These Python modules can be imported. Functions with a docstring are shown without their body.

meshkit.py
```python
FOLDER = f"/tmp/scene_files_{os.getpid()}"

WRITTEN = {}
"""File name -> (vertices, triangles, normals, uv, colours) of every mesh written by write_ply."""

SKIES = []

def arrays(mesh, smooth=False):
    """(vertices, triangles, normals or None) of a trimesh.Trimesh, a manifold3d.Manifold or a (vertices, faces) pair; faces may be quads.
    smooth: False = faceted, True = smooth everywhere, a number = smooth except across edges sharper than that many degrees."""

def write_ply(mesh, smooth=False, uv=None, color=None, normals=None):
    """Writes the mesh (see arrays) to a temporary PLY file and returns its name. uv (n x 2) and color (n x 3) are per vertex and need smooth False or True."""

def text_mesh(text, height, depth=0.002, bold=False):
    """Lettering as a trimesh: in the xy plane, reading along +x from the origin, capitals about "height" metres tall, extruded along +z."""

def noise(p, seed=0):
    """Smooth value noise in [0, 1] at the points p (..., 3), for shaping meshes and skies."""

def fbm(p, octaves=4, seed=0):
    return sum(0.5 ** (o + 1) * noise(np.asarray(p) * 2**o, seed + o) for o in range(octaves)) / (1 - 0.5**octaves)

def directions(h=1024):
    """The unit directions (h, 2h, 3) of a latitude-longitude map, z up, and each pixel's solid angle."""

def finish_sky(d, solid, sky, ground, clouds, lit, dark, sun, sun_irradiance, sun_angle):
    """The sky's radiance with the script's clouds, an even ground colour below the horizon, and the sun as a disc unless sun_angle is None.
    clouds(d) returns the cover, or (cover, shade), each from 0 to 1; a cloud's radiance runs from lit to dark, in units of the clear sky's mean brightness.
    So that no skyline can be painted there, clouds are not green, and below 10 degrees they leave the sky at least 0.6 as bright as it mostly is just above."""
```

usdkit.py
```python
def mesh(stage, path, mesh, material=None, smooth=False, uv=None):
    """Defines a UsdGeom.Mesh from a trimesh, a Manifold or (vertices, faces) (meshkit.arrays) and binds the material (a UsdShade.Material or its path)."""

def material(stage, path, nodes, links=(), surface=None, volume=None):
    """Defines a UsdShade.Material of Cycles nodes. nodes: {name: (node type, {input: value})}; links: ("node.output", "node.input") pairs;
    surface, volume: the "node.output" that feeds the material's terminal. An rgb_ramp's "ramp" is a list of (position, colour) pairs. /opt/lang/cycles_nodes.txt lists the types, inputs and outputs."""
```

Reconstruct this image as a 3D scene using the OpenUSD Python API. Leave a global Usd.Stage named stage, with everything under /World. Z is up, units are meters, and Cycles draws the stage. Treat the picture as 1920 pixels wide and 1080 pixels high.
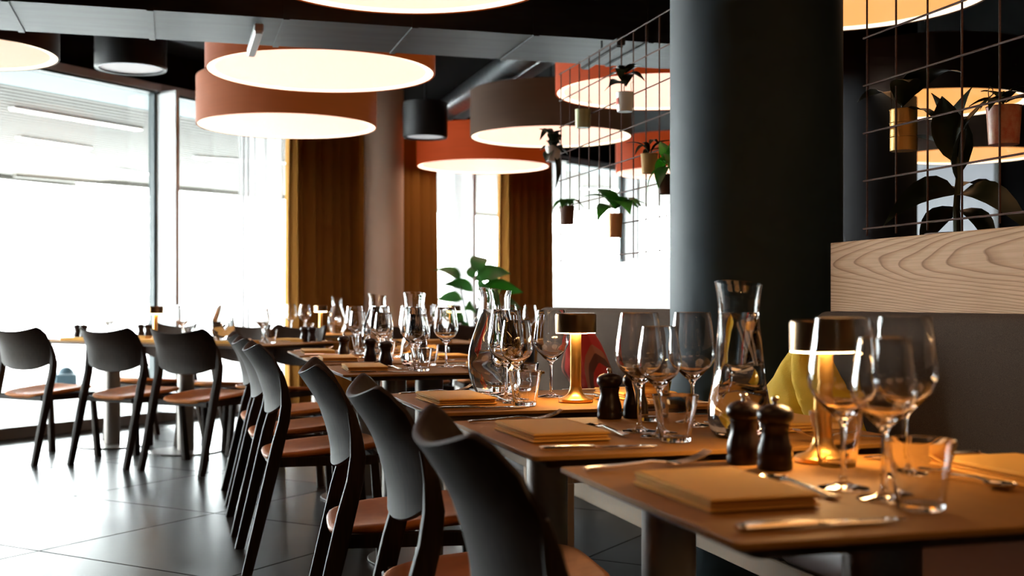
import math, random
import numpy as np, trimesh, manifold3d as m3
from shapely.geometry import Polygon, box as sbox
import usdkit, meshkit
from pxr import Usd, UsdGeom, UsdLux, UsdShade, Gf, Sdf

random.seed(7)
RNG = np.random.default_rng(7)
stage = Usd.Stage.CreateInMemory()
UsdGeom.SetStageUpAxis(stage, 'Z'); UsdGeom.SetStageMetersPerUnit(stage, 1.0)
UsdGeom.Xform.Define(stage, '/World')
PI = math.pi

# ------------------------------------------------------------------ camera, sky, exposure
cam = UsdGeom.Camera.Define(stage, '/World/camera')
cam.AddTranslateOp().Set(Gf.Vec3d(0, 0, 1.0)); cam.AddRotateXYZOp().Set(Gf.Vec3f(90, 0, 0))
cam.CreateHorizontalApertureAttr(36.0); cam.CreateVerticalApertureAttr(20.25)
cam.CreateFocalLengthAttr(41.66); cam.CreateVerticalApertureOffsetAttr(0.4875)
cam.CreateFStopAttr(4.0); cam.CreateFocusDistanceAttr(3.3)
cam.CreateClippingRangeAttr(Gf.Vec2f(0.05, 500)); cam.CreateExposureAttr(0.0)
sky = UsdLux.DomeLight.Define(stage, '/World/sky')
sky.CreateIntensityAttr(15.0); sky.CreateColorAttr(Gf.Vec3f(0.93, 0.98, 1.0))
DRUM, TLAMP = 1.0, 85.0       # lamp brightness

# ------------------------------------------------------------------ helpers
COUNT = {}
def fresh(path):
    n = COUNT.get(path, -1) + 1
    COUNT[path] = n
    return path if n == 0 else f'{path}_{n:03d}'

def tagp(p, label=None, cat=None, group=None, kind=None):
    for k, v in (('label', label), ('category', cat), ('group', group), ('kind', kind)):
        if v: p.SetCustomDataByKey(k, v)
    return p

def thing(name, label, cat, loc=(0, 0, 0), rz=0.0, group=None, kind=None):
    x = UsdGeom.Xform.Define(stage, fresh('/World/' + name))
    x.AddTranslateOp().Set(Gf.Vec3d(*map(float, loc))); x.AddRotateZOp().Set(float(rz))
    return tagp(x.GetPrim(), label, cat, group, kind)

def part(name, mesh, mat, parent, smooth=35, label=None, kind=None):
    p = usdkit.mesh(stage, fresh(f'{parent.GetPath()}/{name}'), mesh, mat, smooth=smooth).GetPrim()
    return tagp(p, label, None, None, kind)

def solo(name, mesh, mat, label=None, cat=None, group=None, kind=None, smooth=35):
    p = usdkit.mesh(stage, fresh('/World/' + name), mesh, mat, smooth=smooth).GetPrim()
    return tagp(p, label, cat, group, kind)

def dup(src, loc, rz, label, group=None):
    name = src.GetName().rstrip('0123456789').rstrip('_')
    x = UsdGeom.Xform.Define(stage, fresh('/World/' + name))
    x.AddTranslateOp().Set(Gf.Vec3d(*map(float, loc))); x.AddRotateZOp().Set(float(rz))
    p = x.GetPrim()
    p.GetReferences().AddInternalReference(src.GetPath()); p.SetInstanceable(True)
    was = src.GetCustomData()
    return tagp(p, label, was.get('category'), group or was.get('group'))

class Maker:
    """Builds a kind once, then places copies that reference the first."""
    def __init__(self, build): self.build, self.first = build, None
    def __call__(self, loc, rz, label, group=None):
        if self.first is None:
            self.first = self.build(loc, rz, label, group); return self.first
        return dup(self.first, loc, rz, label, group)

def T(m, x=0, y=0, z=0):
    m = m.copy(); m.apply_translation((x, y, z)); return m
def R(m, deg, axis, pt=(0, 0, 0)):
    m = m.copy(); m.apply_transform(trimesh.transformations.rotation_matrix(math.radians(deg), axis, pt)); return m
def cat_(*ms): return trimesh.util.concatenate([m for m in ms])

def cbox(x0, x1, y0, y1, z0, z1, c=0.0):
    """box with chamfered edges"""
    if c <= 0:
        return T(trimesh.creation.box((x1-x0, y1-y0, z1-z0)), (x0+x1)/2, (y0+y1)/2, (z0+z1)/2)
    pts = []
    for sx, ix in ((x0, 1), (x1, -1)):
        for sy, iy in ((y0, 1), (y1, -1)):
            for sz, iz in ((z0, 1), (z1, -1)):
                pts += [(sx, sy+iy*c, sz+iz*c), (sx+ix*c, sy, sz+iz*c), (sx+ix*c, sy+iy*c, sz)]
    return trimesh.convex.convex_hull(np.array(pts))

def rrect(w, d, r, n=6):
    return sbox(-w/2+r, -d/2+r, w/2-r, d/2-r).buffer(r, quad_segs=n)

def plate(w, d, r, z0, z1, c=0.003, under=None):
    """rounded rectangular plate, chamfered; under: a wider bevel below"""
    a = np.array(rrect(w, d, r).exterior.coords)[:-1]
    u = under if under else c
    rings = []
    for z, inset in ((z0, u), (z0+u*.6, 0), (z1-c, 0), (z1, c)):
        s = np.array([(w-2*inset)/w, (d-2*inset)/d])
        rings.append(np.c_[a*s, np.full(len(a), z)])
    return loft(rings)

def loft(rings, caps=True, closed=True):
    n, k = len(rings[0]), len(rings)
    v = np.vstack(rings); f = []
    for i in range(k-1):
        for j in range(n if closed else n-1):
            a, b = i*n+j, i*n+(j+1) % n
            f += [(a, b, b+n), (a, b+n, a+n)]
    if caps:
        v = np.vstack([v, rings[0].mean(0), rings[-1].mean(0)])
        c0, c1 = n*k, n*k+1
        for j in range(n):
            f += [(c0, (j+1) % n, j), (c1, (k-1)*n+j, (k-1)*n+(j+1) % n)]
    m = trimesh.Trimesh(v, f, process=False)
    if caps and m.volume < 0: m.invert()
    return m

def lathe(prof, n=32):
    """prof: (r, z) list from the axis at the bottom outside round to the axis; closed if it starts and ends at r=0"""
    prof = [(max(r, 0), z) for r, z in prof]
    ang = np.arange(n)*2*PI/n
    v, idx = [], []
    for r, z in prof:
        if r < 1e-9: idx.append([len(v)]*n); v.append((0, 0, z))
        else:
            idx.append(list(range(len(v), len(v)+n))); v += [(r*math.cos(a), r*math.sin(a), z) for a in ang]
    f = []
    for i in range(len(prof)-1):
        A, B = idx[i], idx[i+1]
        for j in range(n):
            k = (j+1) % n
            if A[j] != A[k]: f.append((A[j], A[k], B[k]))
            if B[j] != B[k]: f.append((A[j], B[k], B[j]))
    return trimesh.Trimesh(v, f, process=False)

def tube(pts, r, n=8, caps=True):
    pts = np.asarray(pts, float); r = np.broadcast_to(r, len(pts))
    tang = np.gradient(pts, axis=0); tang /= np.linalg.norm(tang, axis=1)[:, None]
    up = np.array([0, 0, 1.0]) if abs(tang[0][2]) < .9 else np.array([1.0, 0, 0])
    rings = []
    for p, t, q in zip(pts, tang, r):
        a = np.cross(up, t); a /= np.linalg.norm(a); b = np.cross(t, a); up = b if abs(t @ b) < .5 else up
        th = np.arange(n)*2*PI/n
        rings.append(p + q*(np.cos(th)[:, None]*a + np.sin(th)[:, None]*b))
    return loft(rings, caps)

def rod(a, b, r, n=8): return tube([a, b], r, n)

def prism(poly, z0, z1): return T(trimesh.creation.extrude_polygon(poly, z1-z0, engine='earcut'), 0, 0, z0)

def spline(xs, ys, x):
    from scipy.interpolate import PchipInterpolator
    return PchipInterpolator(xs, ys)(x)

def man(m): return m3.Manifold(m3.Mesh(np.asarray(m.vertices, np.float32), np.asarray(m.faces, np.uint32)))
def unman(m):
    k = m.to_mesh(); return trimesh.Trimesh(np.array(k.vert_properties[:, :3]), np.array(k.tri_verts), process=False)

# ------------------------------------------------------------------ materials
def M(name, col, rough=.5, metal=0., var=None, bump=None, **kw):
    """var = (scale xyz, amount, second colour); bump = (scale, strength, distance)"""
    nodes = {'p': ('principled_bsdf', dict(base_color=col, roughness=rough, metallic=metal, **kw))}
    links = []
    if var or bump: nodes['tc'] = ('texture_coordinate', {})
    if var:
        sc, c2 = var
        nodes['map'] = ('mapping', {'scale': sc if np.ndim(sc) else (sc, sc, sc)})
        nodes['no'] = ('noise_texture', {'scale': 1.0, 'detail': 4.0, 'roughness': .6})
        nodes['rp'] = ('rgb_ramp', {'ramp': [(.3, col), (.7, c2)]})
        links += [('tc.object', 'map.vector'), ('map.vector', 'no.vector'), ('no.fac', 'rp.fac'), ('rp.color', 'p.base_color')]
    if bump:
        sc, st, di = bump
        nodes['bm'] = ('mapping', {'scale': sc if np.ndim(sc) else (sc, sc, sc)})
        nodes['bn'] = ('noise_texture', {'scale': 1.0, 'detail': 3.0})
        nodes['b'] = ('bump', {'strength': st, 'distance': di})
        links += [('tc.object', 'bm.vector'), ('bm.vector', 'bn.vector'), ('bn.fac', 'b.height'), ('b.normal', 'p.normal')]
    return usdkit.material(stage, f'/World/Looks/{name}', nodes, links, surface='p.BSDF')

def EM(name, col, strength, diff=(.8, .8, .8)):
    return usdkit.material(stage, f'/World/Looks/{name}', {'p': ('principled_bsdf', dict(base_color=diff, roughness=.6, emission_color=col, emission_strength=strength))}, [], surface='p.BSDF')

def GL(name, col=(1, 1, 1), ior=1.47, rough=0., thin=0.):
    if not thin: return usdkit.material(stage, f'/World/Looks/{name}', {'g': ('glass_bsdf', dict(color=col, IOR=ior, roughness=rough))}, [], surface='g.BSDF')
    return usdkit.material(stage, f'/World/Looks/{name}', {'g': ('glass_bsdf', dict(color=col, IOR=ior, roughness=rough)), 't': ('transparent_bsdf', {'color': (1, 1, 1)}), 'm': ('mix_closure', {'fac': thin})}, [('g.BSDF', 'm.closure1'), ('t.BSDF', 'm.closure2')], surface='m.closure')

TILE = [M(f'floor_tile_{i}', c, .32, specular_ior_level=.10, var=((1.2, 1.2, 1.2), c2), bump=((9, 9, 9), .06, .004)) for i, (c, c2) in enumerate((((.015, .0142, .0135), (.029, .027, .0245)), ((.017, .016, .015), (.026, .025, .023)), ((.014, .0135, .013), (.031, .028, .025))))]
GROUT = M('grout', (.02, .02, .02), .8)
CEIL = M('ceiling_black', (.004, .004, .0045), .95, specular_ior_level=.1)
ACOU = M('acoustic_panel', (.022, .027, .032), .95, var=((40, 40, 40), (.05, .06, .068)), bump=((90, 90, 90), .5, .004))
WALLD = M('wall_black', (.004, .004, .0045), .9, specular_ior_level=.1)
ALU = M('window_aluminium', (.55, .57, .58), .4, .3)
ALUD = M('window_dark_gasket', (.03, .05, .055), .5)
RAIL = M('window_bottom_rail', (.13, .115, .10), .5)
PANE = usdkit.material(stage, '/World/Looks/window_pane', {'t': ('transparent_bsdf', {'color': (.97, .99, .98)}), 'g': ('glossy_bsdf', {'color': (1, 1, 1), 'roughness': 0.02}), 'f': ('layer_weight', {'blend': .5}), 'pw': ('math', {'math_type': 'power', 'value2': 5.0}), 'ma': ('math', {'math_type': 'multiply_add', 'value2': .9, 'value3': .035}), 'm': ('mix_closure', {})}, [('f.facing', 'pw.value1'), ('pw.value', 'ma.value1'), ('ma.value', 'm.fac'), ('t.BSDF', 'm.closure1'), ('g.BSDF', 'm.closure2')], surface='m.closure')
SHEER = usdkit.material(stage, '/World/Looks/sheer_voile', {'t': ('transparent_bsdf', {'color': (1, 1, 1)}), 'l': ('translucent_bsdf', {'color': (.9, .9, .9)}), 'd': ('diffuse_bsdf', {'color': (.85, .85, .85)}), 'a': ('mix_closure', {'fac': .45}), 'm': ('mix_closure', {'fac': .6})}, [('l.BSDF', 'a.closure1'), ('d.BSDF', 'a.closure2'), ('t.BSDF', 'm.closure1'), ('a.closure', 'm.closure2')], surface='m.closure')
def CLOTH(name, d, t, fac=.35):
    return usdkit.material(stage, f'/World/Looks/{name}', {'l': ('translucent_bsdf', {'color': t}), 'd': ('diffuse_bsdf', {'color': d}), 'a': ('mix_closure', {'fac': fac})}, [('d.BSDF', 'a.closure1'), ('l.BSDF', 'a.closure2')], surface='a.closure')
CURT = M('curtain_ochre_velvet', (.33, .15, .028), .8, sheen_weight=1.0, sheen_roughness=.32, sheen_tint=(1.0, .62, .22), specular_ior_level=.1)
BLIND = CLOTH('blind_cloth', (.3, .32, .34), (.10, .11, .12), .6)
PLASTER = M('pillar_plaster', (.82, .58, .42), .7, bump=((30, 30, 30), .08, .003))
STEELB = M('column_slate_paint', (.028, .052, .066), .62, specular_ior_level=.25, bump=((160, 160, 160), .1, .001))
GALV = M('galvanised_steel', (.030, .035, .039), .5, .4, specular_ior_level=.3, var=((2, 14, 14), (.055, .062, .068)))
SPIRAL = M('spiral_steel', (.30, .33, .35), .36, .85)
DARKMET = M('dark_metal', (.008, .008, .009), .5, .3)
SOFF = M('soffit_wood', (.060, .053, .042), .7, var=((.6, 12, 12), (.075, .067, .055)))
SOFFD = M('soffit_gap', (.015, .014, .012), .8)
SOFFB = M('soffit_pale_blue', (.045, .10, .118), .6)
GROUND = M('terrace_pale', (.40, .40, .39), .8, var=((.5, .5, .5), (.46, .46, .45)))
WHITEP = M('white_metal', (.75, .76, .77), .4)
STRIP = EM('strip_light', (1, .97, .9), 6.0)
DOWNL = EM('downlight_daylight_glow', (.92, .96, 1.0), .42, (.8, .82, .84))  # daylight reflected by the discs, put in as weak emission
TABLE = M('table_linoleum', (.33, .152, .028), .6, specular_ior_level=.25, var=((60, 60, 60), (.37, .175, .036)), bump=((300, 300, 300), .05, .0004))
TEDGE = M('table_edge', (.10, .06, .03), .6)
TCOL = M('table_column_steel', (.17, .15, .135), .42, .6)
TBASE = M('table_base_steel', (.30, .28, .26), .33, .8)
WOODD = M('chair_dark_ash', (.034, .020, .013), .6, specular_ior_level=.12, var=((120, 120, 7), (.020, .012, .008)), bump=((140, 140, 10), .12, .0006))
LEATH = M('seat_leather', (.58, .19, .038), .55, specular_ior_level=.2, var=((14, 14, 14), (.46, .14, .026)), bump=((180, 180, 180), .15, .0006))
BLEATH = M('bench_leather', (.075, .03, .02), .45, bump=((120, 120, 120), .15, .0006))
ASH = M('pale_ash_frame', (.46, .33, .23), .6, specular_ior_level=.1, var=((30, 4, 40), (.42, .33, .25)))
TWEED = M('grey_tweed', (.056, .039, .028), .95, specular_ior_level=.06, var=((500, 500, 500), (.105, .076, .056)), bump=((420, 420, 420), .6, .001))
GLASS = GL('clear_glass')
CGLASS = GL('carafe_glass', ior=1.45)
WATER = GL('water', (1, 1, 1), 1.33)
BRASS = M('brushed_brass', (.78, .44, .12), .32, 1., bump=((30, 30, 900), .08, .0003))
BRONZE = M('brushed_bronze', (.30, .18, .09), .28, 1.)
LBULB = EM('table_lamp_diffuser', (1, .60, .26), TLAMP)
MILL = M('mill_walnut', (.022, .007, .004), .35, specular_ior_level=.35, var=((60, 60, 12), (.013, .0045, .003)))
KNOB = M('mill_knob_steel', (.6, .5, .42), .25, 1.)
NAPK = M('napkin_ochre_linen', (.74, .42, .09), .9, bump=((700, 700, 700), .4, .0006))
CUTL = M('cutlery_steel', (.80, .74, .66), .16, 1.)
RUST = M('rusty_rebar', (.045, .02, .012), .7, var=((60, 60, 60), (.10, .035, .018)))
LEAF = usdkit.material(stage, '/World/Looks/leaf_green', {'p': ('principled_bsdf', {'base_color': (.04, .15, .035), 'roughness': .4}), 'l': ('translucent_bsdf', {'color': (.22, .60, .12)}), 'm': ('mix_closure', {'fac': .35})}, [('p.BSDF', 'm.closure1'), ('l.BSDF', 'm.closure2')], surface='m.closure')
LEAFD = M('leaf_dark', (.018, .03, .014), .4)
STEM = M('plant_stem', (.05, .06, .025), .6)
SOIL = M('soil', (.03, .02, .014), .95)
TERRA = M('terracotta', (.40, .17, .08), .8)
WHITEC = M('white_ceramic', (.72, .70, .66), .4)
COPPER = M('copper_tin', (.72, .33, .12), .4, .4)
GOLDTIN = M('gold_tin', (.80, .46, .12), .38, .45)
GREENTIN = M('olive_tin', (.26, .27, .13), .4, .3)
PALETIN = M('pale_tin', (.62, .66, .62), .4, .2)
REDLBL = M('red_label', (.70, .09, .04), .6)
REDTIN = M('red_tin', (.42, .07, .03), .45, var=((30, 30, 30), (.6, .35, .2)))
OCHREP = M('ochre_basket', (.50, .30, .10), .8)
BROWNP = M('brown_pot', (.13, .06, .035), .7)
YELC = M('yellow_cushion', (.72, .48, .03), .9, bump=((300, 300, 300), .4, .001))
PLANTER = M('blue_grey_stone', (.02, .045, .06), .8)

def stripes(name, axis_scale, c1, c2, c3):
    return usdkit.material(stage, f'/World/Looks/{name}', {'tc': ('texture_coordinate', {}), 's': ('separate_xyz', {}), 'm': ('math', {'math_type': 'multiply', 'value2': axis_scale}), 'fr': ('math', {'math_type': 'fraction'}),
        'r': ('rgb_ramp', {'ramp': [(0, c1), (.55, c1), (.56, c2), (.74, c2), (.75, c3), (.9, c3), (.91, c1), (1, c1)]}), 'p': ('principled_bsdf', {'roughness': .95})},
        [('tc.object', 's.vector'), ('s.x', 'm.value1'), ('m.value', 'fr.value1'), ('fr.value', 'r.fac'), ('r.color', 'p.base_color')], surface='p.BSDF')
REDC = stripes('red_striped_wool', 8.5, (.62, .035, .02), (.17, .05, .025), (.50, .16, .07))

def wood_panel(name, light, mid, dark, zc, k=70.):
    """flat-sawn ash: nested arches along x"""
    n = {'tc': ('texture_coordinate', {}), 's': ('separate_xyz', {}),
         'nm': ('mapping', {'scale': (1.3, 1.3, 7)}), 'no': ('noise_texture', {'scale': 1.0, 'detail': 2.0}),
         'f': ('math', {'math_type': 'subtract', 'value2': zc}), 'f2': ('math', {'math_type': 'multiply'}),
         'kf': ('math', {'math_type': 'multiply', 'value2': k}), 'a': ('math', {'math_type': 'add'}),
         'nn': ('math', {'math_type': 'multiply', 'value2': .55}), 'b': ('math', {'math_type': 'add'}),
         'q': ('math', {'math_type': 'multiply', 'value2': 8.5}), 'fr': ('math', {'math_type': 'fraction'}),
         'r': ('rgb_ramp', {'ramp': [(0, light), (.5, light), (.8, mid), (.93, dark), (1, light)]}),
         'sm': ('mapping', {'scale': (6, 6, 260)}), 'sn': ('noise_texture', {'scale': 1.0, 'detail': 3.0}),
         'sr': ('rgb_ramp', {'ramp': [(.35, (1, 1, 1)), (.68, (.80, .76, .72))]}),
         'mx': ('mix_color', {'blend_type': 'multiply', 'fac': .8}),
         'p': ('principled_bsdf', {'roughness': .6, 'specular_ior_level': .08})}
    l = [('tc.object', 's.vector'), ('tc.object', 'nm.vector'), ('nm.vector', 'no.vector'), ('s.z', 'f.value1'), ('f.value', 'f2.value1'), ('f.value', 'f2.value2'),
         ('f2.value', 'kf.value1'), ('kf.value', 'a.value1'), ('s.x', 'a.value2'), ('no.fac', 'nn.value1'), ('nn.value', 'b.value1'), ('a.value', 'b.value2'),
         ('b.value', 'q.value1'), ('q.value', 'fr.value1'), ('fr.value', 'r.fac'), ('tc.object', 'sm.vector'), ('sm.vector', 'sn.vector'), ('sn.fac', 'sr.fac'),
         ('r.color', 'mx.a'), ('sr.color', 'mx.b'), ('mx.result', 'p.base_color')]
    return usdkit.material(stage, f'/World/Looks/{name}', n, l, surface='p.BSDF')
PANELM = wood_panel('ash_panel', (.68, .44, .26), (.54, .32, .165), (.30, .15, .065), 1.115)

# ------------------------------------------------------------------ frames of reference
O = np.array([.2444, 1.277]); D = np.array([-.2756, .9613]); Pv = np.array([.9613, .2756])   # the row of tables: D along it, Pv towards the bench
def P(u, v, z=0.): q = O + u*D + v*Pv; return (q[0], q[1], z)
ROW = 16.0                       # degrees: local x -> -? (see uses)
W0 = np.array([-3.72, 8.61]); WD = np.array([.502, .865]); WN = np.array([.865, -.502])       # left window wall, WN into the room
def W(t, b, z=0.): q = W0 + t*WD + b*WN; return (q[0], q[1], z)
V0 = np.array([-1.40, 12.40]); VD = np.array([.643, .766]); VN = np.array([.766, -.643])      # far window wall
def V(s, b, z=0.): q = V0 + s*VD + b*VN; return (q[0], q[1], z)
def deg(d): return math.degrees(math.atan2(d[1], d[0]))
H_HEAD, H_CEIL = 2.75, 3.10

# ------------------------------------------------------------------ floor, ceiling, walls
room = Polygon([W(-14.5, 0)[:2], W(4.45, 0)[:2], V(0, 0)[:2], V(6.5, 0)[:2], (9.5, 13.73), (9.5, -4.0)])
room = room if room.is_valid else room.buffer(0)
floor = thing('floor', 'dark grey floor of large square tiles', 'floor', kind='structure')
part('screed', prism(room, -.06, -.006), GROUT, floor, smooth=False)
a0, b0, TS = -2.418, 3.508, .98
k = 0
for i in range(-12, 14):
    for j in range(-4, 14):
        a, b = a0 + i*TS, b0 + j*TS
        c = W(a+TS/2, b+TS/2)
        if c[1] < .6 or c[1] > 14.5 or abs(c[0]) > c[1]*.52 + 1.0: continue
        cell = Polygon([W(a+.003, b+.003)[:2], W(a+TS-.003, b+.003)[:2], W(a+TS-.003, b+TS-.003)[:2], W(a+.003, b+TS-.003)[:2]]).intersection(room.buffer(-.01))
        if cell.is_empty or cell.geom_type != 'Polygon' or cell.area < .02: continue
        e = np.array(cell.exterior.coords)[:-1]; cc = e.mean(0)
        s = 1-.003/.7
        part('tile', loft([np.c_[e, np.full(len(e), -.008)], np.c_[e, np.full(len(e), -.002)], np.c_[cc+(e-cc)*s, np.zeros(len(e))]]), TILE[k % 3], floor, smooth=False); k += 1
ceiling = thing('ceiling', 'black ceiling over the dining room', 'ceiling', kind='structure')
part('slab', prism(room.buffer(.3), H_CEIL, H_CEIL+.2), CEIL, ceiling, smooth=False)
for t0, t1 in ((-2.6, -.1), (-.05, 2.45)):
    pan = Polygon([W(t0, .55)[:2], W(t1, .55)[:2], W(t1, 2.5)[:2], W(t0, 2.5)[:2]])
    part('acoustic_panel', prism(pan, H_CEIL-.05, H_CEIL), ACOU, ceiling, smooth=False)

def wallseg(name, a, b, z0, z1, th, mat, label):
    a, b = np.array(a[:2]), np.array(b[:2]); d = (b-a)/np.linalg.norm(b-a); n = np.array([-d[1], d[0]])*th
    return solo(name, prism(Polygon([a, b, b+n, a+n]), z0, z1), mat, label, 'wall', kind='structure', smooth=False)
wallseg('wall_back', V(6.5, 0), (9.5, 13.73), 0, H_CEIL, .2, WALLD, 'black far wall behind the hanging lamps')
wallseg('wall_right', (9.5, 13.73), (9.5, -4.0), 0, H_CEIL, .2, WALLD, 'black right side wall')
wallseg('wall_near', (9.5, -4.0), W(-14.5, 0), 0, H_CEIL, .2, WALLD, 'black wall behind the viewer')
wallseg('wall_left', W(-14.5, 0), W(-2.5, 0), 0, H_CEIL, .2, WALLD, 'black left wall before the windows')
wallseg('trim_1', W(-2.5, 0), W(4.45, 0), H_HEAD+.06, H_CEIL, .2, WALLD, 'black lintel over the left windows')
wallseg('trim_2', V(0, 0), V(6.5, 0), H_HEAD+.06, H_CEIL, .2, WALLD, 'black lintel over the far windows')

bays = [(-2.5, -1.5), (-1.5, 1.5), (1.5, 4.40)]
labs = ['clear glass window bay just outside the left edge of the picture', 'large clear window left of the pale mullion, wood soffit beyond', 'large clear window right of the pale mullion, beside the ochre curtain']
def build_window(n, P0, dvec, w, lab):
    """P0 + dvec*w spans the bay; local x along dvec, the room lies at local -y"""
    win = thing(f'window_{n}', lab, 'window', P0, deg(dvec), kind='structure')
    part('head_rail', cbox(0, w, -.06, .10, H_HEAD, H_HEAD+.065, .004), ALU, win)
    part('bottom_rail', cbox(0, w, -.06, .10, 0, .085, .004), RAIL, win)
    part('gasket', cbox(0, w, -.055, .05, H_HEAD-.02, H_HEAD), ALUD, win)
    part('mullion', cbox(w-.022, w+.022, -.24, .06, .085, H_HEAD, .004), WHITEP, win)
    part('gasket', cbox(w-.05, w-.022, -.02, .05, .085, H_HEAD-.02, .003), ALUD, win)
    part('pane', cbox(0, w-.05, .03, .045, .085, H_HEAD-.02), PANE, win, smooth=False)
for i, ((t0, t1), lab) in enumerate(zip(bays, labs)):
    build_window(i+1, W(t0, 0), WD, t1-t0, lab)
for i, ((s0, s1), lab) in enumerate(zip(((.25, 1.25), (1.25, 4.5), (4.5, 6.5)), ('narrow far window behind the tall plant', 'far window behind the trellis, right of the third curtain', 'far window right of the grey mullion behind the trellis'))):
    build_window(i+4, V(s0, 0), VD, s1-s0, lab)

# right-hand far window in the black back wall; blind emission stands in for daylight
Abk = np.array(V(6.5, 0)[:2]); dbk = np.array([9.5, 13.73])-Abk; Lbk = np.linalg.norm(dbk); dbk /= Lbk; nbk = np.array([dbk[1], -dbk[0]])
def BK(s, b, z=0.): q = Abk + dbk*s + nbk*b; return (q[0], q[1], z)
wr = thing('window_7', 'pale blue-grey window with lowered blind glowing as if daylit behind the big dark plant', 'window', BK(2.55, 0), deg(dbk), kind='structure')
part('frame', cat_(cbox(0, 1.45, -.05, .0, 2.85, 2.92), cbox(0, 1.45, -.05, .0, .6, .66), cbox(-.05, 0, -.05, 0, .6, 2.92), cbox(1.45, 1.5, -.05, 0, .6, 2.92)), ALU, wr, smooth=False)
part('blind', cbox(0, 1.45, -.03, -.02, .66, 2.85), EM('blind_daylight_glow', (.62, .70, .78), .45, (.4, .4, .4)), wr, smooth=False)  # glows by itself: daylight set as emission, solid wall behind

# ------------------------------------------------------------------ outdoors
solo('ground', prism(Polygon([(-60, -30), (60, -30), (60, 90), (-60, 90)]), -.5, -.07), GROUND, 'bright pale terrace outside the windows', 'ground', kind='structure', smooth=False)
def canopy(name, fn, dvec, s0, s1, label, z):
    c = thing(name, label, 'canopy', fn(s0, 0, z), deg(dvec), kind='structure')
    w = s1-s0
    part('deck', cbox(0, w, 0.15, 8.3, .06, .16), SOFFD, c, smooth=False)
    part('inner_band', cbox(0, w, .14, 1.68, -.01, .06), SOFFB, c, smooth=False)
    part('fascia', cbox(0, w, 8.2, 8.32, -.08, .16, .005), SOFF, c, smooth=False)
    for i in range(43):
        y = 1.70 + i*.15
        part('slat', cbox(0, w, y, y+.112, -.012, .05, .004), SOFF, c, smooth=False)
canopy('soffit', W, WD, -9, 7.5, 'outdoor wooden slat soffit over the left terrace', 2.95)
canopy('soffit', V, VD, .3, 12, 'outdoor wooden slat soffit beyond the trellis', 2.97)
def strip_light(a, b, label):
    a, b = np.array(a), np.array(b); L = np.linalg.norm(b-a)
    t = thing('strip_light', label, 'light', (a[0], a[1], 2.915), deg(b-a), group=None)
    part('housing', cbox(0, L, -.05, .05, 0, .022, .003), WHITEP, t)
    part('diffuser', cbox(.01, L-.01, -.045, .045, -.012, .0, .003), STRIP, t)
strip_light((-4.96, 11.74), (-4.14, 13.2), 'longest white linear light in the soffit, upper left window')
strip_light((-5.77, 13.84), (-5.26, 14.79), 'second white linear light in the soffit, at left below the longest')
strip_light((-5.76, 17.06), (-5.35, 17.9), 'short white linear light in the soffit just left of the mullion')
strip_light((-4.22, 15.7), (-2.53, 16.7), 'white linear light in the soffit right of the mullion')
strip_light((1.17, 20.06), (1.94, 20.3), 'white linear light in the soffit behind the trellis')
pl = thing('planter', 'low blue-grey planter out on the terrace between the first two chairs', 'planter', (-5.72, 15.2, -.07), 20)
part('box', cbox(-.13, .13, -.25, .25, 0, .15, .02), PLANTER, pl)
part('hedge', T(trimesh.creation.icosphere(2, .1), 0, 0, .14), PLANTER, pl)

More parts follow.
